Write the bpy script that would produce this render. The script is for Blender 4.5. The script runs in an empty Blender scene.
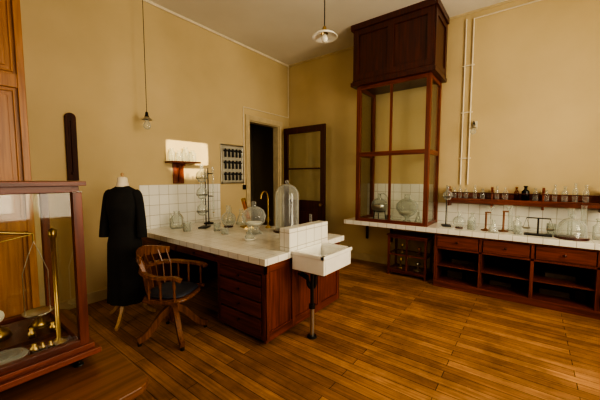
import bpy, bmesh, math, random
from math import sin, cos, pi, radians
from mathutils import Vector, Matrix
random.seed(3)
scene = bpy.context.scene
try:
    scene.view_settings.view_transform = 'AgX'
    scene.view_settings.look = 'AgX - High Contrast'
except Exception as e:
    print(e)

# ---------------------------------------------------------------- materials
def newmat(name):
    m = bpy.data.materials.new(name); m.use_nodes = True
    nt = m.node_tree
    return m, nt, nt.nodes, nt.links, nt.nodes["Principled BSDF"]

def plain(name, col, rough=0.5, metal=0.0, var=0.08, coat=0.0):
    m, nt, N, L, p = newmat(name)
    tc = N.new("ShaderNodeTexCoord"); no = N.new("ShaderNodeTexNoise")
    no.inputs["Scale"].default_value = 9; no.inputs["Detail"].default_value = 4
    L.new(tc.outputs["Object"], no.inputs["Vector"])
    r = N.new("ShaderNodeValToRGB")
    r.color_ramp.elements[0].position = .3; r.color_ramp.elements[1].position = .7
    r.color_ramp.elements[0].color = (*[c*(1-var) for c in col], 1)
    r.color_ramp.elements[1].color = (*[min(1, c*(1+var)) for c in col], 1)
    L.new(no.outputs["Fac"], r.inputs[0]); L.new(r.outputs[0], p.inputs["Base Color"])
    p.inputs["Roughness"].default_value = rough; p.inputs["Metallic"].default_value = metal
    p.inputs["Coat Weight"].default_value = coat
    return m

def wood(name, dark, light, axis='Z', rough=0.38, coat=0.15):
    m, nt, N, L, p = newmat(name)
    tc = N.new("ShaderNodeTexCoord"); mp = N.new("ShaderNodeMapping")
    s = {'X': (1.2, 22, 22), 'Y': (22, 1.2, 22), 'Z': (22, 22, 1.2)}[axis]
    mp.inputs["Scale"].default_value = s
    L.new(tc.outputs["Object"], mp.inputs["Vector"])
    n1 = N.new("ShaderNodeTexNoise"); n1.inputs["Scale"].default_value = 1.6
    n1.inputs["Detail"].default_value = 6; n1.inputs["Distortion"].default_value = .6
    L.new(mp.outputs[0], n1.inputs["Vector"])
    r = N.new("ShaderNodeValToRGB")
    r.color_ramp.elements[0].position = .32; r.color_ramp.elements[1].position = .68
    r.color_ramp.elements[0].color = (*dark, 1); r.color_ramp.elements[1].color = (*light, 1)
    L.new(n1.outputs["Fac"], r.inputs[0]); L.new(r.outputs[0], p.inputs["Base Color"])
    p.inputs["Roughness"].default_value = rough
    p.inputs["Coat Weight"].default_value = coat; p.inputs["Coat Roughness"].default_value = .2
    b = N.new("ShaderNodeBump"); b.inputs["Strength"].default_value = .08; b.inputs["Distance"].default_value = .004
    L.new(n1.outputs["Fac"], b.inputs["Height"]); L.new(b.outputs[0], p.inputs["Normal"])
    return m

def tiles(name, plane, size=0.15, col=(.84, .82, .76), grout=(.45, .41, .34), gs=.0035, off=(0, 0)):
    m, nt, N, L, p = newmat(name)
    tc = N.new("ShaderNodeTexCoord"); sp = N.new("ShaderNodeSeparateXYZ"); cb = N.new("ShaderNodeCombineXYZ")
    L.new(tc.outputs["Object"], sp.inputs[0])
    L.new(sp.outputs[plane[0]], cb.inputs[0]); L.new(sp.outputs[plane[1]], cb.inputs[1])
    mp = N.new("ShaderNodeMapping"); mp.inputs["Location"].default_value = (off[0]+30*size, off[1]+30*size, 0)
    L.new(cb.outputs[0], mp.inputs[0])
    br = N.new("ShaderNodeTexBrick"); br.offset = 0; br.squash = 1
    br.inputs["Scale"].default_value = 1
    br.inputs["Brick Width"].default_value = size; br.inputs["Row Height"].default_value = size
    br.inputs["Mortar Size"].default_value = gs; br.inputs["Mortar Smooth"].default_value = .2
    br.inputs["Bias"].default_value = 0
    br.inputs["Color1"].default_value = (*col, 1)
    br.inputs["Color2"].default_value = (*[c*.93 for c in col], 1)
    br.inputs["Mortar"].default_value = (*grout, 1)
    L.new(mp.outputs[0], br.inputs["Vector"]); L.new(br.outputs["Color"], p.inputs["Base Color"])
    p.inputs["Roughness"].default_value = .18
    b = N.new("ShaderNodeBump"); b.invert = True; b.inputs["Strength"].default_value = .4; b.inputs["Distance"].default_value = .003
    L.new(br.outputs["Fac"], b.inputs["Height"]); L.new(b.outputs[0], p.inputs["Normal"])
    return m

def thin_glass(name, tint=(.96, .97, .95), edge=(.55, .57, .52), gl=1.0, body=0.0):
    m = bpy.data.materials.new(name); m.use_nodes = True
    N, L = m.node_tree.nodes, m.node_tree.links
    N.clear()
    out = N.new("ShaderNodeOutputMaterial"); mx = N.new("ShaderNodeMixShader")
    tr = N.new("ShaderNodeBsdfTransparent"); g = N.new("ShaderNodeBsdfGlossy")
    g.inputs["Roughness"].default_value = .03; g.inputs["Color"].default_value = (gl, gl, gl, 1)
    lw = N.new("ShaderNodeLayerWeight"); lw.inputs["Blend"].default_value = .3
    r = N.new("ShaderNodeValToRGB")
    r.color_ramp.elements[0].color = (*tint, 1); r.color_ramp.elements[1].color = (*edge, 1)
    L.new(lw.outputs["Facing"], r.inputs[0]); L.new(r.outputs[0], tr.inputs["Color"])
    fr = N.new("ShaderNodeFresnel"); fr.inputs["IOR"].default_value = 1.5
    geo = N.new("ShaderNodeNewGeometry"); ml = N.new("ShaderNodeMath"); ml.operation = 'MULTIPLY'
    sb = N.new("ShaderNodeMath"); sb.operation = 'SUBTRACT'; sb.inputs[0].default_value = 1.0
    L.new(geo.outputs["Backfacing"], sb.inputs[1])
    L.new(fr.outputs[0], ml.inputs[0]); L.new(sb.outputs[0], ml.inputs[1])
    L.new(ml.outputs[0], mx.inputs[0])
    first = tr
    if body > 0:  # white diffuse mixed in, paints bright highlights onto the vessels
        d = N.new("ShaderNodeBsdfDiffuse"); d.inputs["Color"].default_value = (.9, .92, .88, 1)
        m2 = N.new("ShaderNodeMixShader"); mm = N.new("ShaderNodeMath"); mm.operation = 'MULTIPLY_ADD'
        mm.inputs[1].default_value = body*1.8; mm.inputs[2].default_value = body*.2
        L.new(lw.outputs["Facing"], mm.inputs[0]); L.new(mm.outputs[0], m2.inputs[0])
        L.new(tr.outputs[0], m2.inputs[1]); L.new(d.outputs[0], m2.inputs[2]); first = m2
    L.new(first.outputs[0], mx.inputs[1]); L.new(g.outputs[0], mx.inputs[2]); L.new(mx.outputs[0], out.inputs[0])
    return m

def plaster(name, c1, c2, rough=.75, bump=.1):
    m, nt, N, L, p = newmat(name)
    tc = N.new("ShaderNodeTexCoord"); n1 = N.new("ShaderNodeTexNoise"); n1.inputs["Scale"].default_value = .9
    n1.inputs["Detail"].default_value = 7
    L.new(tc.outputs["Object"], n1.inputs["Vector"])
    r = N.new("ShaderNodeValToRGB"); r.color_ramp.elements[0].position = .3; r.color_ramp.elements[1].position = .72
    r.color_ramp.elements[0].color = (*c1, 1); r.color_ramp.elements[1].color = (*c2, 1)
    L.new(n1.outputs["Fac"], r.inputs[0]); L.new(r.outputs[0], p.inputs["Base Color"])
    p.inputs["Roughness"].default_value = rough
    n2 = N.new("ShaderNodeTexNoise"); n2.inputs["Scale"].default_value = 60
    L.new(tc.outputs["Object"], n2.inputs["Vector"])
    b = N.new("ShaderNodeBump"); b.inputs["Strength"].default_value = bump; b.inputs["Distance"].default_value = .003
    L.new(n2.outputs["Fac"], b.inputs["Height"]); L.new(b.outputs[0], p.inputs["Normal"])
    return m

def floor_mat():
    m, nt, N, L, p = newmat("oak_floorboards")
    tc = N.new("ShaderNodeTexCoord")
    br = N.new("ShaderNodeTexBrick"); br.offset = .43; br.offset_frequency = 2; br.squash = 1
    br.inputs["Scale"].default_value = 1; br.inputs["Brick Width"].default_value = 1.5
    br.inputs["Row Height"].default_value = .095; br.inputs["Mortar Size"].default_value = .0028
    br.inputs["Mortar Smooth"].default_value = .3; br.inputs["Bias"].default_value = -.1
    br.inputs["Color1"].default_value = (.50, .255, .105, 1)
    br.inputs["Color2"].default_value = (.29, .135, .052, 1)
    br.inputs["Mortar"].default_value = (.05, .022, .010, 1)
    mp0 = N.new("ShaderNodeMapping"); mp0.inputs["Location"].default_value = (20, 20, 0)
    L.new(tc.outputs["Object"], mp0.inputs[0]); L.new(mp0.outputs[0], br.inputs["Vector"])
    mp = N.new("ShaderNodeMapping"); mp.inputs["Scale"].default_value = (1.5, 40, 1)
    L.new(tc.outputs["Object"], mp.inputs[0])
    n1 = N.new("ShaderNodeTexNoise"); n1.inputs["Scale"].default_value = 1.5; n1.inputs["Detail"].default_value = 6
    L.new(mp.outputs[0], n1.inputs["Vector"])
    r = N.new("ShaderNodeValToRGB"); r.color_ramp.elements[0].position = .3; r.color_ramp.elements[1].position = .7
    r.color_ramp.elements[0].color = (.62, .58, .55, 1); r.color_ramp.elements[1].color = (1.15, 1.12, 1.05, 1)
    L.new(n1.outputs["Fac"], r.inputs[0])
    mx = N.new("ShaderNodeMix"); mx.data_type = 'RGBA'; mx.blend_type = 'MULTIPLY'; mx.inputs[0].default_value = 1
    L.new(br.outputs["Color"], mx.inputs[6]); L.new(r.outputs[0], mx.inputs[7])
    n3 = N.new("ShaderNodeTexNoise"); n3.inputs["Scale"].default_value = 1.8; n3.inputs["Detail"].default_value = 9
    n3.inputs["Roughness"].default_value = .68
    L.new(tc.outputs["Object"], n3.inputs["Vector"])
    r3 = N.new("ShaderNodeValToRGB"); r3.color_ramp.elements[0].position = .38; r3.color_ramp.elements[1].position = .60
    r3.color_ramp.elements[0].color = (.62, .60, .58, 1); r3.color_ramp.elements[1].color = (1.1, 1.1, 1.1, 1)
    L.new(n3.outputs["Fac"], r3.inputs[0])
    m2 = N.new("ShaderNodeMix"); m2.data_type = 'RGBA'; m2.blend_type = 'MULTIPLY'; m2.inputs[0].default_value = 1
    L.new(mx.outputs[2], m2.inputs[6]); L.new(r3.outputs[0], m2.inputs[7])
    L.new(m2.outputs[2], p.inputs["Base Color"])
    rr = N.new("ShaderNodeMapRange"); rr.inputs[3].default_value = .36; rr.inputs[4].default_value = .62
    L.new(n3.outputs["Fac"], rr.inputs[0]); L.new(rr.outputs[0], p.inputs["Roughness"])
    b = N.new("ShaderNodeBump"); b.invert = True; b.inputs["Strength"].default_value = .5; b.inputs["Distance"].default_value = .004
    L.new(br.outputs["Fac"], b.inputs["Height"]); L.new(b.outputs[0], p.inputs["Normal"])
    return m

MAH_D, MAH_L = (.080, .015, .007), (.22, .048, .019)
mahZ = wood("mahogany_vertical_grain", MAH_D, MAH_L, 'Z')
mahX = wood("mahogany_grain_x", MAH_D, MAH_L, 'X')
mahY = wood("mahogany_grain_y", MAH_D, MAH_L, 'Y')
mahDark = wood("dark_mahogany", (.034, .007, .005), (.085, .016, .009), 'Z')
baroM = wood("barometer_mahogany", (.03, .008, .005), (.07, .017, .009), 'Z', rough=.75, coat=0)
oakZ = wood("golden_oak", (.26, .10, .028), (.44, .19, .055), 'Z')
oakY = wood("table_oak", (.12, .042, .014), (.24, .088, .026), 'Y', rough=.32)
chairW = wood("chair_beech", (.10, .032, .011), (.25, .092, .028), 'Z')
standW = wood("stand_beech", (.36, .2, .08), (.56, .34, .15), 'Z')
wallM = plaster("ochre_plaster", (.525, .405, .220), (.625, .49, .275))
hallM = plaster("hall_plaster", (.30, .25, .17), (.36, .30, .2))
ceilM = plaster("ceiling_plaster", (.70, .66, .57), (.78, .74, .65), .85)
trimM = plain("painted_trim", (.56, .45, .27), .45)
creamM = plain("cream_paint", (.74, .66, .50), .4)
tileTop = tiles("tile_top", (0, 1), grout=(.58, .54, .46)); tileXZ = tiles("tile_xz", (0, 2)); tileYZ = tiles("tile_yz", (1, 2))
porc = plain("porcelain", (.86, .84, .78), .12, var=.03, coat=.5)
glass = thin_glass("vessel_glass", (.95, .97, .95), (.42, .46, .42), body=.30)
pane = thin_glass("pane_glass", (.97, .98, .96), (.85, .88, .84))
amber = thin_glass("dark_bottle_glass", (.05, .03, .015), (.01, .006, .004))
amberL = thin_glass("amber_liquid_glass", (.75, .45, .12), (.3, .15, .04))
brass = plain("aged_brass", (.52, .36, .15), .35, 1.0)
steel = plain("nickel_steel", (.55, .53, .48), .28, 1.0)
iron = plain("black_iron", (.02, .018, .016), .45, .4)
copper = plain("copper", (.60, .26, .12), .3, 1.0)
black = plain("black_cloth", (.010, .009, .009), .9, var=.3)
linen = plain("linen_canvas", (.78, .70, .54), .85)
leather = plain("dark_blue_leather", (.025, .028, .045), .55)
whiteC = plain("white_ceramic", (.85, .82, .74), .25, var=.03)
opal = plain("opal_glass_shade", (.88, .86, .78), .2, var=.02)
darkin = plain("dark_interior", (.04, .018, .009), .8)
board = plain("pale_board", (.44, .41, .33), .5)
paper = plain("box_cardboard", (.08, .05, .03), .8)

# ---------------------------------------------------------------- builder
class B:
    def __init__(s, name, loc=(0, 0, 0), rotz=0, bevel=0.0):
        s.name = name; s.loc = Vector(loc); s.rot = rotz; s.v = []; s.f = []; s.m = []; s.sm = []; s.mats = []; s.bevel = bevel
    def mi(s, mat):
        if mat not in s.mats: s.mats.append(mat)
        return s.mats.index(mat)
    def add(s, vs, fs, mat, smooth=False, M=None):
        o = len(s.v)
        s.v += [tuple((M @ Vector(v)) if M else v) for v in vs]
        k = s.mi(mat)
        for f in fs:
            s.f.append([o+i for i in f]); s.m.append(k); s.sm.append(smooth)
    def box(s, x0, x1, y0, y1, z0, z1, mat, M=None, fm=None):
        vs = [(x0,y0,z0),(x1,y0,z0),(x1,y1,z0),(x0,y1,z0),(x0,y0,z1),(x1,y0,z1),(x1,y1,z1),(x0,y1,z1)]
        fs = {'b':(0,3,2,1),'t':(4,5,6,7),'-y':(0,1,5,4),'+x':(1,2,6,5),'+y':(2,3,7,6),'-x':(3,0,4,7)}
        if not fm: s.add(vs, list(fs.values()), mat, False, M)
        else:
            o = len(s.v); s.v += [tuple((M @ Vector(v)) if M else v) for v in vs]
            for k, f in fs.items():
                s.f.append([o+i for i in f]); s.m.append(s.mi(fm.get(k, mat))); s.sm.append(False)
    def cyl(s, p0, p1, r0, r1=None, mat=None, n=16, cap=True):
        r1 = r0 if r1 is None else r1
        p0, p1 = Vector(p0), Vector(p1); d = (p1-p0).normalized()
        a = d.orthogonal().normalized(); b = d.cross(a)
        vs = [tuple(p0+(a*cos(2*pi*i/n)+b*sin(2*pi*i/n))*r0) for i in range(n)] + \
             [tuple(p1+(a*cos(2*pi*i/n)+b*sin(2*pi*i/n))*r1) for i in range(n)]
        s.add(vs, [(i, (i+1) % n, n+(i+1) % n, n+i) for i in range(n)], mat, True)
        if cap:
            s.add(vs[:n], [tuple(reversed(range(n)))], mat); s.add(vs[n:], [tuple(range(n))], mat)
    def lathe(s, prof, c=(0, 0, 0), mat=None, n=28, M=None, sx=1, sy=1):
        vs = []; fs = []
        for r, z in prof:
            r = max(r, .0004)
            for i in range(n):
                vs.append((c[0]+r*sx*cos(2*pi*i/n), c[1]+r*sy*sin(2*pi*i/n), c[2]+z))
        for k in range(len(prof)-1):
            for i in range(n):
                fs.append((k*n+i, k*n+(i+1) % n, (k+1)*n+(i+1) % n, (k+1)*n+i))
        s.add(vs, fs, mat, True, M)
    def loft(s, secs, mat, n=36, fold=None, cap=True):
        vs = []; fs = []
        for (cx, cy, z, rx, ry) in secs:
            for i in range(n):
                a = 2*pi*i/n; k = 1
                if fold: k = 1 + fold(z)*sin(a*9+z*2)+fold(z)*.6*sin(a*5+1.3)
                vs.append((cx+rx*k*cos(a), cy+ry*k*sin(a), z))
        for k in range(len(secs)-1):
            for i in range(n):
                fs.append((k*n+i, k*n+(i+1) % n, (k+1)*n+(i+1) % n, (k+1)*n+i))
        s.add(vs, fs, mat, True)
        if cap:
            s.add(vs[:n], [tuple(range(n))], mat); s.add(vs[-n:], [tuple(range(n))], mat)
    def tube(s, path, r, mat, n=10, rect=None):
        P = [Vector(p) for p in path]; rs = r if isinstance(r, (list, tuple)) else [r]*len(P)
        vs = []; nrm = None
        for i, p in enumerate(P):
            t = (P[min(i+1, len(P)-1)]-P[max(i-1, 0)]).normalized()
            if nrm is None:
                nrm = Vector((0, 0, 1)).cross(t)
                nrm = nrm.normalized() if nrm.length > .05 else t.orthogonal().normalized()
            nrm = (nrm - t*nrm.dot(t)).normalized(); b = t.cross(nrm)
            if rect:
                w, h = rect
                k = rs[i]
                for (q, e) in ((-1, -1), (1, -1), (1, 1), (-1, 1)):
                    vs.append(tuple(p+nrm*q*w*k+b*e*h*k))
            else:
                for j in range(n):
                    a = 2*pi*j/n; vs.append(tuple(p+(nrm*cos(a)+b*sin(a))*rs[i]))
        m = 4 if rect else n
        fs = [(k*m+i, k*m+(i+1) % m, (k+1)*m+(i+1) % m, (k+1)*m+i) for k in range(len(P)-1) for i in range(m)]
        s.add(vs, fs, mat, not rect)
        s.add(vs[:m], [tuple(range(m))], mat); s.add(vs[-m:], [tuple(range(m))], mat)
    def done(s):
        me = bpy.data.meshes.new(s.name)
        me.from_pydata(s.v, [], s.f)
        for m in s.mats: me.materials.append(m)
        me.polygons.foreach_set("material_index", s.m)
        me.polygons.foreach_set("use_smooth", s.sm)
        bm = bmesh.new(); bm.from_mesh(me)
        bmesh.ops.recalc_face_normals(bm, faces=bm.faces)
        bm.to_mesh(me); bm.free(); me.update()
        ob = bpy.data.objects.new(s.name, me); scene.collection.objects.link(ob)
        ob.location = s.loc; ob.rotation_euler = (0, 0, s.rot)
        if s.bevel:
            bv = ob.modifiers.new("bevel", 'BEVEL'); bv.width = s.bevel; bv.segments = 2
            bv.limit_method = 'ANGLE'; bv.angle_limit = radians(50)
        return ob

def bez(p0, p1, p2, p3, n=12):
    out = []
    for i in range(n+1):
        t = i/n
        out.append(tuple(Vector(p0)*(1-t)**3+Vector(p1)*3*t*(1-t)**2+Vector(p2)*3*t*t*(1-t)+Vector(p3)*t**3))
    return out

# ---------------------------------------------------------------- room shell
XL, XR, YB, YR, H = -4.4, 1.7, 5.3, -2.2, 4.1
b = B("floor"); b.box(XL-2.0, XR+.2, YR-.2, YB+.4, -.1, 0, floor_mat()); b.done()
b = B("ceiling"); b.box(XL-.2, XR+.2, YR-.2, YB+.2, H, H+.1, ceilM); b.done()
b = B("wall_left")
D0, D1, DH = 4.08, 4.95, 2.72
b.box(XL-.15, XL, YR-.2, D0, 0, H, wallM); b.box(XL-.15, XL, D1, YB+.15, 0, H, wallM)
b.box(XL-.15, XL, D0, D1, DH, H, wallM); b.done()
b = B("wall_back"); b.box(XL, XR, YB, YB+.15, 0, H, wallM); b.done()

def wall_with_windows(name, along, const, thick, a0, a1, wins):
    b = B(name)
    def bx(p, q, z0, z1):
        if along == 'Y': b.box(const, const+thick, p, q, z0, z1, wallM)
        else: b.box(p, q, const, const+thick, z0, z1, wallM)
    cur = a0
    for (p, q, z0, z1) in wins:
        bx(cur, p, 0, H); bx(p, q, 0, z0); bx(p, q, z1, H); cur = q
    bx(cur, a1, 0, H); b.done()
WZ0, WZ1 = 1.0, 3.5
wr = [(.2, 1.7, WZ0, WZ1), (2.5, 4.0, WZ0, WZ1)]
wall_with_windows("wall_right", 'Y', XR, .2, YR, YB+.15, wr)
wb = [(-2.6, -1.2, WZ0, WZ1)]  # unseen opening, added to let the rear fill light in
wall_with_windows("wall_rear", 'X', YR-.2, .2, XL, XR+.2, wb)

def window(name, along, const, p, q):
    b = B(name, bevel=.004)
    def bx(a0, a1, d0, d1, z0, z1, m):
        if along == 'Y': b.box(const+d0, const+d1, a0, a1, z0, z1, m)
        else: b.box(a0, a1, const+d0, const+d1, z0, z1, m)
    f = .07; mid = (p+q)/2
    bx(p, p+f, .05, .12, WZ0, WZ1, creamM); bx(q-f, q, .05, .12, WZ0, WZ1, creamM)
    bx(p+f, q-f, .05, .12, WZ0, WZ0+f, creamM); bx(p+f, q-f, .05, .12, WZ1-f, WZ1, creamM)
    bx(mid-.04, mid+.04, .05, .12, WZ0+f, WZ1-f, creamM)
    for z in (1.70, 2.40, 3.09):  # unseen glazing bars, heights set to crop the sun patch on the wall
        bx(p+f, mid-.04, .06, .11, z-.02, z+.02, creamM); bx(mid+.04, q-f, .06, .11, z-.02, z+.02, creamM)
    bx(p+f, q-f, .083, .087, WZ0+f, WZ1-f, pane)
    b.done()
window("window_1", 'Y', XR, .2, 1.7); window("window_2", 'Y', XR, 2.5, 4.0); window("added_rear_window", 'X', YR-.2, -2.6, -1.2)  # the rear one is unseen, added for the fill light behind it

# hall behind doorway
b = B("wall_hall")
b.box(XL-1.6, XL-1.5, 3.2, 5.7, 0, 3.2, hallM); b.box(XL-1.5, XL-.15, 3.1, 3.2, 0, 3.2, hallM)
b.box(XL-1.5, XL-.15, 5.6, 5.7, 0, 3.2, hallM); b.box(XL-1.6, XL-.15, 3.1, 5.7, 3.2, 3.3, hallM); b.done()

# trims
b = B("trim_1")
b.box(XL, XL+.02, YR, YB, H-.035, H, creamM); b.done()
b = B("trim_2"); b.box(XL+.02, XR, YB-.02, YB, H-.03, H, trimM); b.done()
b = B("baseboard_left", bevel=.004); b.box(XL, XL+.02, YR, D0-.1, 0, .14, trimM); b.box(XL, XL+.02, D1+.1, YB, 0, .14, trimM); b.done()
b = B("baseboard_back", bevel=.004); b.box(XL+.02, XR, YB-.02, YB, 0, .14, trimM); b.done()
b = B("trim_3", bevel=.004)
for (p, q) in ((D0-.1, D0), (D1, D1+.1)): b.box(XL, XL+.03, p, q, 0, DH+.1, trimM)
b.box(XL, XL+.03, D0, D1, DH, DH+.1, trimM)
b.box(XL-.15, XL, D0, D0+.02, 0, DH, trimM); b.box(XL-.15, XL, D1-.02, D1, 0, DH, trimM); b.box(XL-.15, XL, D0+.02, D1-.02, DH-.02, DH, trimM)
b.done()

# door leaf (open, parallel to back wall)
b = B("door_1", bevel=.004)
x0, x1, y0, y1 = XL+.12, XL+.12+1.06, 4.98, 5.02
hz = 2.66
b.box(x0, x0+.11, y0, y1, .02, hz, mahDark); b.box(x1-.11, x1, y0, y1, .02, hz, mahDark)
for z0, z1 in ((.02, .22), (1.0, 1.14), (hz-.13, hz)): b.box(x0+.11, x1-.11, y0, y1, z0, z1, mahDark)
b.box(x0+.11, x1-.11, y0+.012, y1-.012, .22, 1.0, mahDark); b.box(x0+.2, x1-.2, y0+.002, y1-.002, .32, .9, mahDark)
b.box(x0+.11, x1-.11, y0+.018, y0+.023, 1.14, hz-.13, pane)
b.box(x0+.11, x1-.11, y0+.008, y1-.008, 1.78, 1.81, mahDark)
b.cyl((x1-.06, y0-.05, 1.07), (x1-.06, y0, 1.07), .012, mat=brass); b.cyl((x1-.06, y0-.075, 1.07), (x1-.06, y0-.045, 1.07), .028, .022, brass)
b.done()

# ---------------------------------------------------------------- wall tiles
b = B("trim_4"); b.box(XL, XL+.012, 1.97, 3.36, .86, 1.50, tileYZ); b.done()
b = B("trim_5"); b.box(-2.45, -1.2, YB-.012, YB, .86, 1.50, tileXZ); b.box(-1.2, XR, YB-.012, YB, .86, 1.2, tileXZ); b.done()

# ---------------------------------------------------------------- laboratory island
TZ = .86
b = B("laboratory_bench", bevel=.003)
tx0, tx1, ty0, ty1 = XL+.012, -1.88, 1.92, 3.38
b.box(tx0, tx1, ty0, ty1, TZ-.065, TZ, tileTop, fm={'-y': tileXZ, '+y': tileXZ, '+x': tileYZ, '-x': tileYZ})
cz = TZ-.065
fx = -1.92; fy = 1.96; by = 3.33
b.box(tx0, fx, fy, fy+.03, cz-.10, cz, mahX)
px0 = -2.63
b.box(px0, fx-.02, fy+.02, by, .07, cz-.001, mahZ)
b.box(px0+.03, fx-.05, fy+.05, by-.04, 0.0, .07, mahDark)
b.box(px0, px0+.045, fy-.002, fy+.02, .05, cz-.10, mahZ); b.box(fx-.045, fx, fy-.002, fy+.02, .05, cz-.10, mahZ)
b.box(px0+.045, fx-.045, fy, fy+.02, .05, .10, mahX)
dz = [.10, .26, .42, .57, .69]
for i in range(4):
    z0, z1 = dz[i]+.008, dz[i+1]-.008
    b.box(px0+.055, fx-.055, fy-.012, fy+.02, z0, z1, mahX)
    xm = (px0+fx)/2
    b.cyl((xm, fy-.035, (z0+z1)/2), (xm, fy-.012, (z0+z1)/2), .016, .009, mahDark)
for (a, c) in ((-4.2, -3.45), (-3.4, -2.68)):
    b.box(a, c, fy-.01, fy, cz-.095, cz-.012, mahX); b.cyl(((a+c)/2, fy-.032, cz-.055), ((a+c)/2, fy-.01, cz-.055), .015, .009, mahDark)
b.box(tx0, -3.95, fy+.02, by, .0, cz-.001, mahZ)
b.box(-3.95, px0, by-.12, by, 0, cz-.001, mahDark)
b.box(fx-.02, fx, fy+.0, fy+.06, .03, cz, mahZ)
for (p, q) in ((2.36, 2.42), (2.84, 2.90), (by-.06, by)): b.box(fx-.02, fx, p, q, .03, cz, mahZ)
for (p, q) in ((2.02, 2.36), (2.42, 2.84), (2.90, by-.06)):
    b.box(fx-.02, fx, p, q, .03, .12, mahY); b.box(fx-.02, fx, p, q, cz-.09, cz, mahY)
    b.box(fx-.03, fx-.012, p, q, .12, cz-.09, mahZ)
b.done()
b = B("tiled_splashback", bevel=.003)
b.box(tx1-.13, tx1, 2.27, 2.98, TZ+.0005, 1.09, tileTop, fm={'-y': tileXZ, '+y': tileXZ, '+x': tileYZ, '-x': tileYZ})
b.done()

# ---------------------------------------------------------------- sink
b = B("porcelain_sink", bevel=.008)
sx0, sx1, sy0, sy1, sz0, sz1 = -1.875, -1.49, 2.30, 2.83, .68, .865
t = .03
b.box(sx0, sx1, sy0, sy0+t, sz0, sz1, porc); b.box(sx0, sx1, sy1-t, sy1, sz0, sz1, porc)
b.box(sx0, sx0+t, sy0+t, sy1-t, sz0, sz1, porc); b.box(sx1-t, sx1, sy0+t, sy1-t, sz0, sz1, porc)
b.box(sx0+t, sx1-t, sy0+t, sy1-t, sz0, sz0+t, porc)
b.box(sx0, sx1+.01, sy0-.01, sy0+t+.005, sz1-.035, sz1+.004, porc); b.box(sx1-t-.005, sx1+.012, sy0-.01, sy1+.01, sz1-.035, sz1+.004, porc)
b.box(sx0, sx1+.01, sy1-t-.005, sy1+.01, sz1-.035, sz1+.004, porc)
xx, yy = -1.68, 2.38
b.cyl((xx, yy, 0), (xx, yy, .02), .05, .045, iron); b.cyl((xx, yy, .02), (xx, yy, .30), .024, mat=steel)
b.cyl((xx, yy, .30), (xx, yy, .34), .032, mat=iron); b.cyl((xx, yy, .34), (xx, yy, sz0-.03), .018, mat=iron)
b.box(sx0+.01, sx1-.04, yy-.02, yy+.02, sz0-.03, sz0, iron)
b.tube(bez((xx, yy, .50), (xx-.03, yy, .60), (xx-.12, yy, .60), (sx0+.02, yy, .62)), .012, iron)
xm = -1.72; ym = 2.50
b.tube([(xm, ym, sz0), (xm, ym, .56)]+bez((xm, ym, .55), (xm, ym, .42), (xm-.10, ym, .42), (xm-.10, ym, .52))+[(xm-.10, ym, .56), (sx0-.03, ym, .58)], .018, iron)
b.done()

# ---------------------------------------------------------------- swivel chair
b = B("swivel_armchair", (-2.80, 1.545, 0), radians(28), bevel=0)
for k in range(4):
    a = pi/4+k*pi/2
    d = Vector((cos(a), sin(a), 0))
    path = bez(d*.03+Vector((0, 0, .30)), d*.14+Vector((0, 0, .27)), d*.2+Vector((0, 0, .07)), d*.33+Vector((0, 0, .05)))
    b.tube(path, [1.15-.25*i/12 for i in range(13)], chairW, rect=(.022, .03))
    b.cyl(d*.315, d*.315+Vector((0, 0, .035)), .018, mat=iron)
b.lathe([(.0, .15), (.03, .155), (.045, .2), (.05, .30), (.035, .34), (.022, .36), (.022, .41), (.0, .41)], mat=chairW)
b.cyl((0, 0, .36), (0, 0, .425), .03, .09, iron)
def rsq(a, r, p=3.2):
    c, s_ = cos(a), sin(a); k = (abs(c)**p+abs(s_)**p)**(-1/p)
    return r*k*c, r*k*s_
def slab(b, z0, z1, r, mat, n=40, soft=.02):
    vs = []; fs = []
    prof = [(0.001, z0), (r-soft, z0), (r, z0+soft*.6), (r, z1-soft*.6), (r-soft, z1), (r*.6, z1-.003), (0.001, z1-.012)]
    for (rr, z) in prof:
        for i in range(n):
            x, y = rsq(2*pi*i/n, rr); vs.append((x, y, z))
    for k in range(len(prof)-1):
        for i in range(n): fs.append((k*n+i, k*n+(i+1) % n, (k+1)*n+(i+1) % n, (k+1)*n+i))
    b.add(vs, fs, mat, True)
slab(b, .425, .465, .235, chairW); slab(b, .466, .50, .215, leather)
rail = []
for i in range(25):
    a = radians(62+ (298-62)*i/24)
    rx, ry = .27, .26
    back = max(0, -cos(a))
    rail.append((rx*cos(a) if cos(a) < 0 else rx*cos(a)*1.3, ry*sin(a)*1.04, .69+.03*back))
rail = [(.24, .235, .665), (.21, .245, .68)]+rail+[(.21, -.245, .68), (.24, -.235, .665)]
b.tube(rail, 1, chairW, rect=(.028, .014))
crest = []
for i in range(13):
    a = radians(118+124*i/12); crest.append((.275*cos(a)-.045, .26*sin(a), .865-.035*abs(i-6)/6))
b.tube(crest, [.6+.4*sin(pi*i/12) for i in range(13)], chairW, rect=(.013, .05))
for i in range(7):
    a = radians(126+108*i/6)
    b.tube([(.225*cos(a), .22*sin(a), .46), (.26*cos(a), .25*sin(a), .70), (.275*cos(a)-.045, .26*sin(a), .84)], 1, chairW, rect=(.006, .016))
for s_ in (-1, 1):
    for xx in (.17, .03, -.09):
        b.lathe([(.009, 0), (.014, .05), (.009, .1), (.015, .14), (.009, .215)], (xx, s_*(.225+.02), .465), chairW, n=10)
    b.box(-.15, .21, s_*.245-.014, s_*.245+.014, .44, .468, chairW)
b.done()

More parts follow.
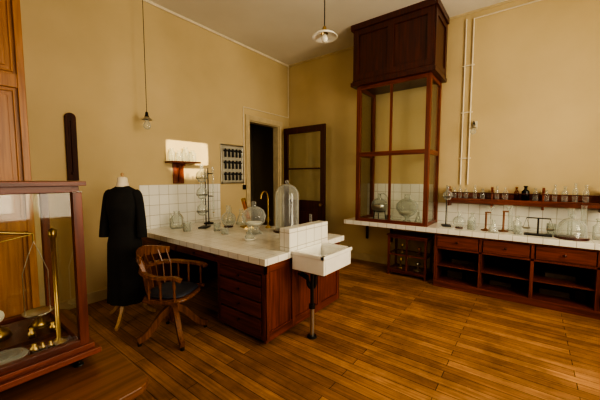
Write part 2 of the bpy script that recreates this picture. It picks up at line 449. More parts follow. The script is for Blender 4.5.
# ---------------------------------------------------------------- dress form
b = B("dress_form_with_black_dress", (-3.56, 1.42, 0), radians(35))
for k in range(3):
    a = radians(-90+120*k+10); d = Vector((cos(a), sin(a), 0))
    b.tube(bez(d*.02+Vector((0, 0, .30)), d*.10+Vector((0, 0, .27)), d*.16+Vector((0, 0, .06)), d*.29+Vector((0, 0, .022))), [1.1-.3*i/12 for i in range(13)], standW, rect=(.018, .022))
b.lathe([(.0, .2), (.03, .21), (.034, .3), (.02, .34), (.018, .6), (.018, .9), (0, .9)], mat=standW, n=16)
S = [(0,0,.22,.20,.16),(0,0,.32,.195,.155),(0,0,.5,.19,.145),(0,0,.7,.19,.14),(0,0,.88,.182,.14),(0,0,1.0,.155,.12),(0,0,1.08,.145,.11),
     (0,-.01,1.18,.158,.12),(0,-.015,1.28,.17,.13),(0,-.01,1.36,.17,.115),(0,0,1.43,.165,.10),(0,0,1.475,.135,.085),(0,0,1.50,.085,.065),(0,0,1.515,.062,.055)]
S2 = []
for i in range(len(S)-1):
    for t_ in (0, .33, .66): S2.append(tuple(S[i][j]*(1-t_)+S[i+1][j]*t_ for j in range(5)))
S2.append(S[-1])
b.loft(S2, black, n=56, fold=lambda z: max(0, (1.0-z))*.06)
b.lathe([(.066, 1.505), (.06, 1.53), (.052, 1.56), (.05, 1.595), (.042, 1.61), (.0, 1.618)], mat=linen)
b.lathe([(.02, 1.615), (.012, 1.63), (.02, 1.645), (.0, 1.66)], mat=standW, n=14)
for s_ in (-1, 1):
    p = bez((s_*.13, 0, 1.44), (s_*.18, -.0, 1.42), (s_*.21, -.01, 1.2), (s_*.215, -.03, .95), 10)
    b.tube(p, [.048, .054, .055, .052, .048, .046, .045, .046, .048, .05, .052], black, n=16)
b.done()

# ---------------------------------------------------------------- barometer
b = B("wall_barometer", bevel=.004)
vs = []; n = 12; yc, w = 1.20, .055
prof = [(yc-w, 1.57), (yc+w, 1.57), (yc+w, 2.32)]+[(yc+w*cos(pi*i/n), 2.32+w*sin(pi*i/n)) for i in range(1, n)]+[(yc-w, 2.32)]
m = len(prof)
vs = [(XL, y, z) for y, z in prof]+[(XL+.03, y, z) for y, z in prof]
b.add(vs, [tuple(range(m)), tuple(range(m, 2*m))]+[(i, (i+1) % m, m+(i+1) % m, m+i) for i in range(m)], baroM)
b.cyl((XL+.038, yc, 1.68), (XL+.038, yc, 2.28), .006, mat=baroM); b.cyl((XL+.03, yc, 1.66), (XL+.05, yc, 1.66), .018, mat=baroM)
b.box(XL+.03, XL+.034, yc-.028, yc+.028, 2.10, 2.26, baroM)
b.done()

# ---------------------------------------------------------------- bulb pendants & lamps
def bulb_pendant(x, y, z, wall=None):
    b = B("hanging_light_bulb")
    b.cyl((x, y, z+.08), (x, y, H), .004, mat=iron, n=8)
    b.cyl((x, y, H-.03), (x, y, H), .04, mat=whiteC)
    b.lathe([(.005, .1), (.018, .09), (.022, .05), (.03, .03), (.026, 0), (0, 0)], (x, y, z), iron, n=16)
    b.lathe([(.015, 0), (.02, -.02), (.045, -.07), (.048, -.10), (.032, -.13), (0, -.14)], (x, y, z), glass, n=20)
    b.lathe([(.028, .03), (.065, .0), (.067, -.01)], (x, y, z), steel, n=20)
    b.done()
bulb_pendant(-4.18, 2.01, 2.40)

b = B("pendant_lamp")
x, y, z = -2.02, 3.10, 3.27
b.cyl((x, y, z+.09), (x, y, H), .006, mat=iron, n=8); b.lathe([(.0, H-z), (.05, H-z-.001), (.045, H-z-.04), (.0, H-z-.05)], (x, y, z), brass)
b.lathe([(.0, .13), (.02, .12), (.03, .08), (.045, .06), (.05, .045)], (x, y, z), brass, n=20)
b.lathe([(.045, .05), (.08, .045), (.125, .03), (.155, .0), (.15, -.004), (.12, .022), (.08, .036), (.045, .04)], (x, y, z), opal, n=36)
b.lathe([(.02, .03), (.035, .0), (.04, -.02), (.03, -.045), (0, -.055)], (x, y, z), opal, n=20)
b.done()

b = B("electrical_conduit")
for xx in (-.88, -.78):
    b.cyl((xx, YB-.015, 1.5), (xx, YB-.015, H-.1 if xx < -.85 else 3.98), .011, mat=creamM, n=8)
for zz in (1.9, 2.6, 3.3): b.box(-.91, -.75, YB-.03, YB-.001, zz, zz+.015, creamM)
b.tube([(-.78, YB-.015, 3.98), (1.6, YB-.015, 3.98)], .011, creamM, n=8)
b.done()
b = B("wall_light_bulb")
b.box(-.74, -.68, YB-.03, YB, 2.34, 2.46, creamM)
b.tube(bez((-.71, YB-.03, 2.40), (-.71, YB-.12, 2.46), (-.71, YB-.17, 2.46), (-.71, YB-.18, 2.38)), .007, iron, n=8)
b.lathe([(.0, .04), (.02, .035), (.024, 0), (.055, -.015)], (-.71, YB-.18, 2.35), steel, n=16)
b.lathe([(.015, 0), (.04, -.05), (.04, -.07), (0, -.1)], (-.71, YB-.18, 2.34), glass, n=16)
b.done()
b = B("wall_conduit")
b.cyl((XL+.012, 3.93, 1.45), (XL+.012, 3.93, 2.95), .009, mat=creamM, n=8)
b.cyl((XL+.012, 3.93, 2.95), (XL+.012, YB-.03, 2.95), .009, mat=creamM, n=8)
b.cyl((XL+.014, YB-.035, 2.95), (XL+.014, YB-.035, H-.04), .009, mat=creamM, n=8)
b.box(XL, XL+.03, 3.90, 3.96, 1.38, 1.47, iron)
b.done()

# ---------------------------------------------------------------- wall shelf left
b = B("wall_shelf", bevel=.003)
b.box(XL, XL+.22, 2.36, 2.84, 1.83, 1.855, mahY)
b.box(XL, XL+.02, 2.48, 2.66, 1.515, 1.83, mahZ)
b.tube(bez((XL+.02, 2.57, 1.55), (XL+.05, 2.57, 1.66), (XL+.06, 2.57, 1.76), (XL+.19, 2.57, 1.81)), 1, mahZ, rect=(.014, .02))
b.done()
def jar(name, x, y, z, r, h, mat):
    b = B(name); b.lathe([(0, 0), (r, 0), (r, h*.72), (r*.55, h*.84), (r*.55, h*.95), (r*.7, h), (0, h)], (x, y, z), mat, n=20); return b.done()
jar("glass_bottle", XL+.1, 2.42, 1.856, .045, .19, glass); jar("glass_bottle", XL+.12, 2.53, 1.856, .045, .16, glass)
jar("glass_bottle", XL+.1, 2.65, 1.856, .05, .22, glass); jar("glass_bottle", XL+.1, 2.77, 1.856, .055, .18, glass)

# stopcock board
b = B("stopcock_display_board", bevel=.002)
y0, y1, z0, z1 = 3.38, 3.90, 1.50, 2.21
b.box(XL, XL+.02, y0, y1, z0, z1, board)
for (p, q, r, s_) in ((y0, y1, z1-.03, z1), (y0, y1, z0, z0+.03), (y0, y0+.03, z0, z1), (y1-.03, y1, z0, z1)):
    b.box(XL+.02, XL+.035, p, q, r, s_, steel)
for j, zz in enumerate((2.07, 1.86, 1.65)):
    b.box(XL+.02, XL+.03, y0+.05, y1-.05, zz+.035, zz+.05, steel)
    for i in range(5):
        yy = y0+.09+i*.085
        b.cyl((XL+.045, yy, zz+.06), (XL+.045, yy, zz-.09), .014, .02, iron, n=8)
        b.cyl((XL+.025, yy-.032, zz+.02), (XL+.06, yy+.032, zz+.02), .013, mat=iron, n=8)
b.done()

# ---------------------------------------------------------------- fume hood
HX0, HX1, HY = -2.38, -1.20, 4.66
CZ = .87
b = B("fume_hood", bevel=.003)
gz = 3.12
b.box(HX0-.04, HX1+.04, HY-.05, YB, gz+.06, H, mahDark)
b.box(HX0-.08, HX1+.07, HY-.08, YB, gz, gz+.06, mahDark); b.box(HX0-.055, HX1+.055, HY-.065, YB, gz+.06, gz+.09, mahDark)
b.box(HX0-.08, HX1+.08, HY-.09, YB, H-.09, H, mahDark)
for (p, q) in ((HX0-.04, HX0+.06), ((HX0+HX1)/2-.05, (HX0+HX1)/2+.05), (HX1-.06, HX1+.04)): b.box(p, q, HY-.07, HY-.05, gz+.09, H-.09, mahDark)
for (p, q) in ((gz+.09, gz+.18), (H-.18, H-.09)): b.box(HX0-.04, HX1+.04, HY-.068, HY-.05, p, q, mahDark)
for (p, q) in ((HY-.05, HY+.05), (YB-.1, YB)): b.box(HX1+.04, HX1+.058, p, q, gz+.09, H-.09, mahDark)
for (p, q) in ((gz+.09, gz+.18), (H-.18, H-.09)): b.box(HX1+.04, HX1+.056, HY+.05, YB-.1, p, q, mahDark)
pw = .065
for xx in (HX0, HX1-pw):
    b.box(xx, xx+pw, HY, HY+pw, CZ, gz, mahZ); b.box(xx, xx+pw, YB-pw, YB-.013, CZ, gz, mahZ)
xm = (HX0+HX1)/2
for (z0, z1) in ((CZ, CZ+.05), (1.96, 2.03), (gz-.06, gz)):
    b.box(HX0+pw, HX1-pw, HY, HY+.04, z0, z1, mahX)
    for xx in (HX0+.008, HX1-.042): b.box(xx, xx+.035, HY+pw, YB-pw, z0, z1, mahY)
b.box(xm-.018, xm+.018, HY+.005, HY+.035, CZ+.05, gz-.05, mahZ)
b.box(HX0+pw, HX1-pw, HY+.018, HY+.022, CZ+.05, gz-.05, pane)
for xx in (HX0+.024, HX1-.026): b.box(xx, xx+.004, HY+pw, YB-pw, CZ+.05, gz-.05, pane)
b.done()

# ---------------------------------------------------------------- back counter
b = B("tiled_counter", bevel=.003)
b.box(-2.58, XR-.3, 4.62, YB-.012, CZ-.07, CZ, tileTop, fm={'-y': tileXZ, '+x': tileYZ, '-x': tileYZ})
for xx in (-2.45, -1.98):
    b.box(xx, xx+.04, YB-.06, YB-.02, .45, CZ-.07, mahDark); b.box(xx, xx+.04, 5.02, YB-.06, CZ-.11, CZ-.07, mahDark)
b.done()
b = B("drawer_base_cabinet", bevel=.003)
kx0, kx1, ky, kt = -1.09, 1.28, 4.68, CZ-.071
b.box(kx0, kx0+.04, ky, YB-.03, 0, kt, mahZ); b.box(kx1-.04, kx1, ky, YB-.03, 0, kt, mahZ)
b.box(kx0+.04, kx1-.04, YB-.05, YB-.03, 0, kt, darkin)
b.box(kx0+.04, kx1-.04, ky+.02, YB-.05, kt-.03, kt, mahX)
b.box(kx0, kx1, ky-.015, ky+.02, 0, .09, mahX); b.box(kx0+.04, kx1-.04, ky+.02, YB-.05, .06, .09, mahX)
b.box(kx0+.04, kx1-.04, ky+.02, YB-.05, kt-.23, kt-.21, mahX)
xs = [kx0, -.50, .06, .66, kx1]
for i, xx in enumerate(xs[1:-1]):
    b.box(xx-.02, xx+.02, ky, YB-.05, .09, kt-.03, mahZ)
b.box(kx0+.04, kx1-.04, ky, ky+.02, kt-.235, kt-.205, mahX); b.box(kx0+.04, kx1-.04, ky, ky+.02, kt-.03, kt, mahX)
b.box(kx0+.04, kx1-.04, ky+.03, YB-.05, .30, .32, mahX)
for i in range(4):
    a, c = xs[i]+.03+(.012 if i == 0 else 0), xs[i+1]-.03
    b.box(a, c, ky-.012, ky+.02, kt-.2, kt-.035, mahX)
    xm_ = (a+c)/2; zz = kt-.115
    b.lathe([(.006, 0), (.008, .012), (.018, .02), (.016, .03), (0, .034)], mat=mahDark, n=14, M=Matrix.Translation((xm_, ky-.012, zz)) @ Matrix.Rotation(pi/2, 4, 'X'))
b.done()
b = B("stored_boxes")
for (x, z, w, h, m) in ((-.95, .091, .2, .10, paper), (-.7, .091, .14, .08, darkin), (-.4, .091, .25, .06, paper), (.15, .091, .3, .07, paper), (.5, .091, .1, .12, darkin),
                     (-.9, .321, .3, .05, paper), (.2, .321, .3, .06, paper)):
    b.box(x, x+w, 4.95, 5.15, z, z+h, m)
b.done()

b = B("small_display_case", bevel=.003)
qx0, qx1, qy0, qy1, qt = -1.84, -1.22, 4.78, 5.16, .66
for xx in (qx0, qx1-.035):
    for yy in (qy0, qy1-.035): b.box(xx, xx+.035, yy, yy+.035, 0, qt, mahZ)
for z0, z1 in ((.05, .10), (.34, .36), (qt-.04, qt)):
    b.box(qx0+.035, qx1-.035, qy0+.002, qy0+.033, z0, z1, mahX); b.box(qx0+.035, qx1-.035, qy1-.033, qy1-.002, z0, z1, mahX)
    for xx in (qx0+.002, qx1-.033): b.box(xx, xx+.031, qy0+.035, qy1-.035, z0, z1, mahY)
b.box(qx0-.015, qx1+.015, qy0-.015, qy1+.015, qt, qt+.02, mahX); b.box(qx0+.03, qx1-.03, qy0+.03, qy1-.03, .07, .09, mahX)
b.box(qx0+.03, qx1-.03, qy0+.03, qy1-.03, .345, .355, pane)
b.box((qx0+qx1)/2-.012, (qx0+qx1)/2+.012, qy0+.004, qy0+.03, .10, qt-.04, mahZ)
b.box(qx0+.035, qx1-.035, qy0+.015, qy0+.018, .10, qt-.04, pane)
for (x, z, r, h, m) in ((-1.68, .09, .05, .17, brass), (-1.4, .09, .06, .14, steel), (-1.66, .355, .04, .15, brass), (-1.38, .355, .05, .12, copper)):
    b.lathe([(0, 0), (r, 0), (r*.9, h*.1), (r*.25, h*.2), (r*.3, h*.6), (r*.8, h*.75), (r*.6, h), (0, h)], (x, 4.97, z), m, n=18)
b.done()

b = B("wall_rack_shelf", bevel=.003)
rx0, rx1 = -1.02, .72; zs = 1.27
b.box(rx0, rx1, 5.10, YB-.013, zs, zs+.022, mahX)
b.box(rx0, rx1, YB-.03, YB-.013, zs+.022, zs+.10, mahX)
b.box(rx0, rx1, 5.105, 5.125, zs-.05, zs, mahX)
for xx in (rx0, rx0+.57, rx0+1.15, rx1-.025):
    b.box(xx, xx+.025, 5.12, YB-.013, zs-.10, zs, mahZ)
    b.box(xx, xx+.025, 5.13, YB-.03, zs+.022, zs+.16, mahZ)
    b.cyl((xx-.001, 5.16, zs+.16), (xx+.026, 5.16, zs+.16), .04, mat=mahZ, n=18)
b.cyl((rx0, 5.13, zs+.11), (rx1, 5.13, zs+.11), .007, mat=mahDark, n=10)
b.done()

# ---------------------------------------------------------------- glassware helpers
def rb_flask(x, y, z, r, neck, mat=glass, name="round_bottom_flask", ring=True):
    b = B(name)
    base = .02 if ring else 0
    if ring: b.lathe([(r*.45, 0), (r*.6, 0), (r*.6, .02), (r*.45, .02), (r*.45, 0)], (x, y, z), mahDark, n=20)
    pr = [(r*sin(a), r-r*cos(a)+base*.4) for a in [pi*i/18 for i in range(17)]]
    nr = r*.28
    pr = [p for p in pr if not (p[1] > r and p[0] < nr)]
    pr += [(nr, pr[-1][1]+.01), (nr, pr[-1][1]+neck), (nr*1.25, pr[-1][1]+neck+.006)]
    b.lathe(pr, (x, y, z), mat); return b.done()
def erlen(x, y, z, r, h, name="conical_flask", liq=None):
    b = B(name)
    b.lathe([(0, 0), (r, 0), (r*1.02, .012), (r*.35, h*.72), (r*.3, h*.95), (r*.38, h)], (x, y, z), glass)
    if liq: b.lathe([(0, .003), (r*.95, .003), (r*.72, h*.25), (0, h*.25)], (x, y, z), liq)
    return b.done()
def beaker(x, y, z, r, h, name="glass_beaker", mat=glass):
    b = B(name); b.lathe([(0, 0), (r, 0), (r, h*.95), (r*1.06, h), (r*.97, h*.98), (r*.96, .005), (0, .005)], (x, y, z), mat); return b.done()
def belljar(x, y, z, r, h, name="glass_bell_jar"):
    b = B(name)
    b.lathe([(0, 0), (r*1.15, 0), (r*1.15, .02), (0, .025)], (x, y, z), mahDark)
    pr = [(r*1.06, .025), (r, .035), (r, h-r)]+[(r*cos(a), h-r+r*sin(a)) for a in [pi/2*i/10 for i in range(1, 10)]]+[(.012, h)]
    b.lathe(pr, (x, y, z), glass, n=36)
    b.lathe([(.012, 0), (.03, .015), (.026, .045), (0, .055)], (x, y, z+h), glass, n=18)
    return b.done()
def stand(x, y, z, h, name="retort_stand", rings=(.5,), col=iron, ang=0, vessel=True, vs=1.0):
    b = B(name, (x, y, z), ang)
    b.box(-.06, .06, -.11, .09, 0, .015, iron)
    b.cyl((0, .06, .015), (0, .06, h), .008, mat=col, n=10)
    rr = .05*vs; cy = .06-.06-rr*.9
    for f in rings:
        b.cyl((0, .075, h*f), (0, .045, h*f), .014, mat=brass, n=10)
        b.cyl((0, .06, h*f), (0, cy+rr, h*f), .005, mat=col, n=8)
        b.tube([(rr*cos(2*pi*i/20), cy+rr*sin(2*pi*i/20), h*f) for i in range(21)], .005, col, n=6)
        if vessel:
            b.lathe([(r_*vs, z_*vs) for r_, z_ in [(.0, -.045), (.03, -.04), (.052, .0), (.045, .04), (.015, .065), (.014, .12)]], (0, cy, h*f+.01), glass, n=20)
    return b.done()
def bottle(x, y, z, r, h, mat=glass, name="reagent_bottle"):
    b = B(name)
    b.lathe([(0, 0), (r, 0), (r, h*.62), (r*.4, h*.76), (r*.38, h*.88), (r*.55, h*.9)], (x, y, z), mat, n=20)
    b.lathe([(r*.33, h*.86), (r*.33, h*.91), (r*.6, h*.95), (r*.5, h), (0, h)], (x, y, z), mat, n=16); return b.done()
def funnel_stand(x, y, z, h, name="wooden_funnel_stand"):
    b = B(name)
    b.lathe([(0, 0), (.06, 0), (.06, .012), (.022, .02), (.012, .03), (.012, h*.7), (.018, h*.72), (.012, h*.75)], (x, y, z), chairW, n=18)
    b.box(x-.008, x+.055, y-.008, y+.008, z+h*.7, z+h*.75, chairW)
    b.lathe([(.004, -.1), (.005, 0), (.05, .08)], (x+.05, y, z+h*.75), glass, n=18); return b.done()
def burette(x, y, z, h):
    b = B("burette_stand")
    b.lathe([(0, 0), (.08, 0), (.08, .015), (.02, .03), (.009, .04), (.009, h)], (x, y, z), iron, n=20)
    for f in (.9, .5): b.cyl((x, y, z+h*f), (x+.1, y+.02, z+h*f), .008, mat=iron, n=8)
    b.cyl((x+.1, y+.02, z+.2), (x+.1, y+.02, z+h*1.02), .013, mat=glass, n=12)
    b.cyl((x+.1, y+.02, z+.12), (x+.1, y+.02, z+.2), .005, mat=glass, n=8); b.cyl((x+.08, y+.02, z+.19), (x+.12, y+.02, z+.19), .007, mat=brass, n=8)
    return b.done()

# on the island
burette(-4.12, 2.92, TZ, .90)
stand(-3.86, 2.66, TZ, .88, rings=(.28, .56, .84), col=iron, ang=.6, vs=1.6)
rb_flask(-3.60, 2.90, TZ, .11, .1)
b = B("glass_kettle", (-4.14, 2.38, TZ))
b.lathe([(0, 0), (.09, 0), (.11, .03), (.1, .14), (.045, .20), (.04, .24), (.05, .25)], mat=glass)
b.tube(bez((.09, 0, .04), (.19, 0, .05), (.19, 0, .22), (.05, 0, .22)), .009, steel, n=8)
b.tube(bez((-.09, 0, .06), (-.15, 0, .1), (-.13, 0, .17), (-.18, 0, .2)), .008, glass, n=8)
b.done()
beaker(-3.78, 2.32, TZ, .055, .12); beaker(-3.48, 2.6, TZ, .05, .11)
erlen(-3.68, 3.22, TZ, .085, .24); erlen(-3.95, 3.22, TZ, .07, .25)
b = B("brass_microscope", (-3.36, 3.05, TZ), radians(-20))
b.box(-.09, .09, -.07, .07, 0, .02, brass); b.cyl((0, 0, .02), (0, 0, .20), .016, mat=brass)
b.cyl((.07, 0, .13), (-.10, 0, .37), .032, mat=copper); b.cyl((-.10, 0, .37), (-.13, 0, .42), .036, mat=brass); b.cyl((.07, 0, .13), (.09, 0, .10), .014, mat=brass)
b.cyl((-.0, -.045, .20), (0, .045, .20), .022, mat=brass); b.box(-.02, .1, -.045, .045, .07, .078, brass); b.done()
b = B("glass_desiccator", (-2.92, 2.78, TZ))
b.lathe([(r_*1.1, z_*1.15) for r_, z_ in [(0, 0), (.10, 0), (.10, .012), (.06, .04), (.055, .07), (.13, .13), (.145, .19), (.15, .205), (.145, .21), (.12, .27), (.06, .31), (.015, .32), (.03, .345), (.025, .37), (0, .375)]], mat=glass, n=32)
b.lathe([(0, .12), (.09, .12), (.11, .15), (.105, .15), (.085, .126), (0, .126)], mat=whiteC, n=28); b.done()
b = B("porcelain_dish", (-2.62, 2.42, TZ)); b.lathe([(0, 0), (.05, 0), (.09, .03), (.085, .032), (.05, .008), (0, .008)], mat=whiteC)
b.lathe([(0, .01), (.045, .01), (.06, .05), (.02, .09), (.018, .16), (.03, .18)], mat=glass); b.done()
b = B("gooseneck_tap", (-3.08, 3.22, TZ))
b.lathe([(0, 0), (.045, 0), (.045, .012), (.02, .03), (.014, .05), (0, .05)], mat=brass, n=20)
b.tube([(0, 0, .04), (0, 0, .42)]+bez((0, 0, .43), (0, 0, .58), (.02, -.16, .58), (.02, -.17, .44)), .012, brass, n=12)
b.cyl((-.05, 0, .12), (.05, 0, .12), .009, mat=brass); b.cyl((0, 0, .10), (0, 0, .15), .022, mat=brass); b.done()
belljar(-2.66, 3.16, TZ, .165, .66)
rb_flask(-2.30, 3.22, TZ, .065, .12, name="round_bottom_flask")
beaker(-2.35, 2.70, TZ, .035, .09); beaker(-3.18, 2.5, TZ, .05, .08)

# in the hood
b = B("water_still", (-2.08, 4.98, CZ))
for k in range(3):
    a = 2*pi*k/3; b.cyl((.12*cos(a), .12*sin(a), 0), (.10*cos(a), .10*sin(a), .16), .008, mat=iron, n=8)
b.tube([(.11*cos(2*pi*i/20), .11*sin(2*pi*i/20), .16) for i in range(21)], .007, iron, n=6)
b.lathe([(0, .12), (.07, .13), (.13, .19), (.14, .25), (.135, .27)], mat=steel, n=28)
b.lathe([(.135, .27), (.13, .32), (.06, .37), (.03, .39), (.028, .45), (.04, .46)], mat=glass, n=28)
b.tube(bez((.0, 0, .43), (.1, 0, .52), (.16, 0, .4), (.2, 0, .2)), .009, glass, n=8); b.done()
b = B("large_glass_globe", (-1.60, 4.98, CZ))
b.lathe([(0, 0), (.07, 0), (.06, .03), (.03, .05), (.035, .08), (.12, .13), (.175, .22), (.17, .30), (.12, .36), (.05, .39), (.045, .45), (.06, .46)], mat=glass, n=32)
b.lathe([(0, .12), (.08, .125), (.12, .17), (.115, .172), (.075, .13), (0, .13)], mat=whiteC, n=28); b.done()
erlen(-1.38, 4.84, CZ, .06, .2); beaker(-1.85, 4.82, CZ, .045, .12)

# on the right counter
stand(-1.0, 4.98, CZ, .62, rings=(.72,), ang=.3, vs=1.3)
rb_flask(-.80, 4.84, CZ, .085, .07)
beaker(-.64, 4.84, CZ, .055, .13); bottle(-.66, 5.04, CZ, .05, .22)
funnel_stand(-.47, 4.86, CZ, .35); funnel_stand(-.27, 4.92, CZ, .38); erlen(-.37, 4.76, CZ, .06, .17)
bottle(-.12, 5.0, CZ, .05, .22); beaker(-.10, 4.80, CZ, .045, .11)
b = B("laboratory_balance", (.10, 4.84, CZ))
b.box(-.14, .14, -.06, .06, 0, .02, iron); b.cyl((0, 0, .02), (0, 0, .22), .01, mat=iron)
b.cyl((-.12, 0, .22), (.12, 0, .22), .007, mat=iron)
for s_ in (-1, 1):
    for q in (-.035, .035): b.cyl((s_*.12, 0, .22), (s_*.12+q, 0, .08), .002, mat=iron, n=6)
    b.lathe([(0, .075), (.035, .078), (.045, .09)], (s_*.12, 0, 0), steel, n=16)
b.done()
belljar(.42, 4.84, CZ, .14, .25, name="glass_cloche")
bottle(.66, 4.93, CZ, .05, .25)
for (x, y, h) in ((.54, 5.06, .38), (.42, 5.06, .34), (-.2, 5.06, .32)):
    b = B("measuring_cylinder"); b.lathe([(0, 0), (.045, 0), (.02, .02), (.026, .03), (.026, h), (.032, h+.01)], (x, y, CZ), glass); b.done()
bottle(.8, 4.95, CZ, .05, .25, amber); beaker(.24, 5.04, CZ, .05, .14)
for (x, r, h, m) in ((-.94, .03, .16, glass), (-.86, .026, .2, glass), (-.78, .03, .15, glass), (-.66, .025, .2, glass), (-.56, .03, .15, glass), (-.38, .028, .19, glass), (-.28, .035, .17, glass), (-.15, .03, .18, amberL), (-.05, .045, .2, amber), (.06, .03, .17, glass), (.17, .035, .15, glass), (.26, .026, .22, glass), (.36, .032, .2, glass), (.46, .028, .24, glass), (.56, .03, .22, glass)):
    bottle(x, 5.19, 1.292, r, h, m, name="shelf_bottle")

# ---------------------------------------------------------------- tall cupboard at left
b = B("tall_oak_cupboard", bevel=.004)
ax0, ax1, ay0, ay1, az = XL+.021, -3.75, -.55, .70, 3.7
b.box(ax0, ax1-.03, ay0, ay1, 0, az, oakZ)
b.box(ax0, ax1+.03, ay0-.03, ay1+.03, az, az+.08, oakZ)
for (p, q) in ((ay1-.055, ay1), (.05, .10), (ay0, ay0+.055)): b.box(ax1-.03, ax1, p, q, 0, az, oakZ)
for (p, q) in ((.10, ay1-.055), (ay0+.055, .05)):
    for (z0, z1) in ((0, .12), (1.1, 1.2), (2.42, 2.54), (az-.12, az)): b.box(ax1-.03, ax1-.002, p, q, z0, z1, oakZ)
    for (z0, z1) in ((.12, 1.1), (1.2, 2.42), (2.54, az-.12)):
        b.box(ax1-.03, ax1-.012, p+.02, p+.035, z0+.02, z1-.02, oakZ); b.box(ax1-.03, ax1-.012, q-.035, q-.02, z0+.02, z1-.02, oakZ)
        b.box(ax1-.03, ax1-.012, p+.035, q-.035, z0+.02, z0+.035, oakZ); b.box(ax1-.03, ax1-.012, p+.035, q-.035, z1-.035, z1-.02, oakZ)
        b.box(ax1-.03, ax1-.016, p+.07, q-.07, z0+.07, z1-.07, oakZ)
b.done()

# ---------------------------------------------------------------- foreground table
b = B("oak_table", bevel=.006)
T = .715
fx0, fx1, fy0, fy1, rc = -2.5, -1.27, -.75, .60, .07
pts = []
for (cx, cy, a0) in ((fx1-rc, fy1-rc, 0), (fx0+rc, fy1-rc, 90), (fx0+rc, fy0+rc, 180), (fx1-rc, fy0+rc, 270)):
    for i in range(7):
        a = radians(a0+15*i); pts.append((cx+rc*cos(a), cy+rc*sin(a)))
n = len(pts)
vs = [(x, y, T-.035) for x, y in pts]+[(x, y, T) for x, y in pts]
b.add(vs, [tuple(range(n)), tuple(range(n, 2*n))]+[(i, (i+1) % n, n+(i+1) % n, n+i) for i in range(n)], oakY)
b.box(fx0+.08, fx1-.08, fy0+.08, fy0+.1, T-.13, T-.035, oakY); b.box(fx0+.08, fx1-.08, fy1-.1, fy1-.08, T-.13, T-.035, oakY)
b.box(fx0+.08, fx0+.1, fy0+.1, fy1-.1, T-.13, T-.035, oakY); b.box(fx1-.1, fx1-.08, fy0+.1, fy1-.1, T-.13, T-.035, oakY)
for xx in (fx0+.1, fx1-.1):
    for yy in (fy0+.1, fy1-.1):
        b.lathe([(.0, 0), (.02, 0), (.025, .05), (.03, .3), (.04, .5), (.03, .54), (.042, .58), (.042, T-.035), (0, T-.035)], (xx, yy, 0), oakY, n=18)
b.done()

# ---------------------------------------------------------------- balance vitrine
b = B("balance_display_case", bevel=.003)
vx0, vx1, vy0, vy1, vz0, vz1 = -2.22, -1.63, -.40, .475, .77, 1.585
b.box(vx0-.03, vx1+.035, vy0-.03, vy1+.035, vz0, vz0+.025, mahY); b.box(vx0-.01, vx1+.015, vy0-.01, vy1+.015, vz0+.025, vz0+.05, mahY)
p = .036
for xx in (vx0, vx1-p):
    for yy in (vy0, vy1-p): b.box(xx, xx+p, yy, yy+p, vz0+.05, vz1-.05, mahZ)
b.box(vx0, vx1, vy0, vy1, vz1-.05, vz1-.045, pane)
for (q, r) in ((vz0+.05, vz0+.075), (vz1-.05, vz1-.02)):
    b.box(vx0+p, vx1-p, vy0, vy0+p, q, r, mahX); b.box(vx0+p, vx1-p, vy1-p, vy1, q, r, mahX)
    b.box(vx0, vx0+p, vy0+p, vy1-p, q, r, mahY); b.box(vx1-p, vx1, vy0+p, vy1-p, q, r, mahY)
b.box(vx0-.015, vx1+.015, vy0-.015, vy1+.015, vz1-.02, vz1, mahY)
g0, g1 = vz0+.075, vz1-.05
b.box(vx1-.02, vx1-.017, vy0+p, vy1-p, g0, g1, pane); b.box(vx0+.017, vx0+.02, vy0+p, vy1-p, g0, g1, pane)
b.box(vx0+p, vx1-p, vy1-.02, vy1-.017, g0, g1, pane); b.box(vx0+p, vx1-p, vy0+.017, vy0+.02, g0, g1, pane)
for (x, y) in ((vx1-.03, vy1-.04), (vx0+.05, vy1-.04), (vx1-.03, vy0+.04), (vx0+.05, vy0+.04)):
    b.lathe([(0, 0), (.022, 0), (.02, .008), (.008, .012), (.008, .03), (.03, .032), (.03, .045), (.01, .047), (.01, vz0-T), (0, vz0-T)], (x, y, T), iron, n=18)
b.done()
fz = vz0+.0505
b = B("precision_balance", (-1.98, .20, fz))
b.box(-.15, .15, -.22, .22, 0, .02, mahDark)
b.lathe([(0, .02), (.06, .02), (.05, .05), (.02, .07), (.016, .25), (.024, .26), (.016, .27), (.014, .46), (.03, .48), (.02, .52), (.0, .53)], mat=brass, n=20)
b.tube([(0, -.16, .50), (0, -.1, .51), (0, 0, .53), (0, .1, .51), (0, .16, .50)], [.005, .007, .009, .007, .005], brass)
b.tube([(0, -.15, .495), (0, 0, .47), (0, .15, .495)], .004, brass)
b.cyl((0.02, 0, .48), (.02, 0, .12), .003, mat=steel)
b.lathe([(0, 0), (.035, 0), (.035, .004), (0, .004)], mat=whiteC, M=Matrix.Translation((.022, 0, .13)) @ Matrix.Rotation(pi/2, 4, 'Y'))
for s_ in (-1, 1):
    y = s_*.16
    b.cyl((0, y, .50), (0, y, .46), .004, mat=brass)
    b.tube([(0, y-.05, .09), (0, y-.05, .30), (0, y-.02, .40), (0, y, .46), (0, y+.02, .40), (0, y+.05, .30), (0, y+.05, .09)], .0025, steel, n=6)
    b.lathe([(0, .085), (.055, .085), (.065, .095), (.06, .097), (.05, .09), (0, .09)], (0, y, 0), steel, n=28)
    b.lathe([(.04, .02), (.045, .02), (.02, .04), (.01, .06), (0, .065)], (0, y, 0), brass, n=20)
for yy in (-.19, -.11, .11, .19): b.lathe([(0, .02), (.014, .02), (.014, .045), (.006, .05), (.009, .062), (0, .066)], (.12, yy, 0), brass, n=14)
b.done()
b = B("brass_cathetometer", (-1.74, .06, fz))
b.lathe([(0, 0), (.055, 0), (.055, .012), (.02, .03), (.011, .05), (.011, .56), (.018, .57), (.0, .6)], mat=brass, n=20)
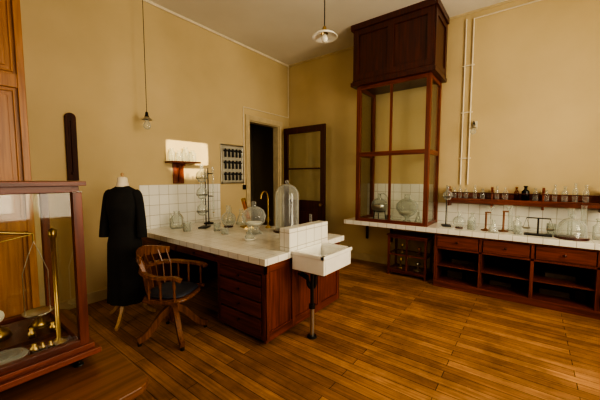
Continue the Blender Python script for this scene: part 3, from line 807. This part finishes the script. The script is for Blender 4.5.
b.cyl((0, -.05, .38), (0, .07, .38), .018, mat=brass); b.box(-.025, .025, -.02, .02, .355, .405, brass); b.done()
b = B("glass_dish"); b.lathe([(0, 0), (.05, 0), (.075, .022), (.07, .024), (.048, .006), (0, .006)], (-1.73, .20, fz), glass, n=28); b.done()
b = B("brass_gauge_column"); b.lathe([(0, 0), (.035, 0), (.035, .012), (.009, .02), (.009, .5), (.016, .51), (.016, .54), (.0, .55)], (-1.74, .385, fz), brass, n=18); b.done()
b = B("weight_set")
for i, (r_, h_) in enumerate(((.016, .03), (.013, .026), (.011, .022))): b.lathe([(0, 0), (r_, 0), (r_, h_), (r_*.4, h_*1.1), (r_*.6, h_*1.4), (0, h_*1.5)], (-1.72, .292+.028*i, fz), brass, n=16)
b.done()

# ---------------------------------------------------------------- lights
def area(name, loc, rot, sx, sy, e, col):
    l = bpy.data.lights.new(name, 'AREA'); l.shape = 'RECTANGLE'; l.size = sx; l.size_y = sy; l.energy = e; l.color = col
    o = bpy.data.objects.new(name, l); scene.collection.objects.link(o); o.location = loc; o.rotation_euler = rot; return o
warm = (1.0, .85, .63)
area("rear_fill_light", (XR+.25, .95, 2.25), (0, radians(90), 0), 2.4, 1.4, 76, warm)
area("rear_fill_light", (XR+.25, 3.25, 2.25), (0, radians(90), 0), 2.4, 1.4, 172, warm)
area("rear_fill_light", (-1.9, YR-.25, 2.25), (radians(90), 0, 0), 1.3, 2.4, 45, warm)  # added fill from behind the camera, brightens drawer and hood fronts
sp = bpy.data.lights.new("low_sun_beam", 'SPOT'); sp.energy = 150000; sp.spot_size = radians(1.25); sp.spot_blend = .2; sp.color = (1, .84, .55); sp.shadow_soft_size = .05
so = bpy.data.objects.new("low_sun_beam", sp); scene.collection.objects.link(so)
tgt = Vector((XL, 2.76, 2.0)); win = Vector((1.785, 1.31, 3.27)); dr = (win-tgt).normalized()
so.location = tgt+dr*38
so.rotation_euler = (-dr).to_track_quat('-Z', 'Y').to_euler()

w = bpy.data.worlds.new("World"); scene.world = w; w.use_nodes = True
w.node_tree.nodes["Background"].inputs[0].default_value = (.85, .88, 1, 1); w.node_tree.nodes["Background"].inputs[1].default_value = .6

# ---------------------------------------------------------------- camera
cd = bpy.data.cameras.new("Camera"); cam = bpy.data.objects.new("Camera", cd); scene.collection.objects.link(cam)
cam.location = (0, 0, 1.6); cam.rotation_euler = (radians(90-4.2), 0, radians(37.6))
cd.sensor_width = 36; cd.lens = 17.94; cd.clip_start = .05
scene.camera = cam
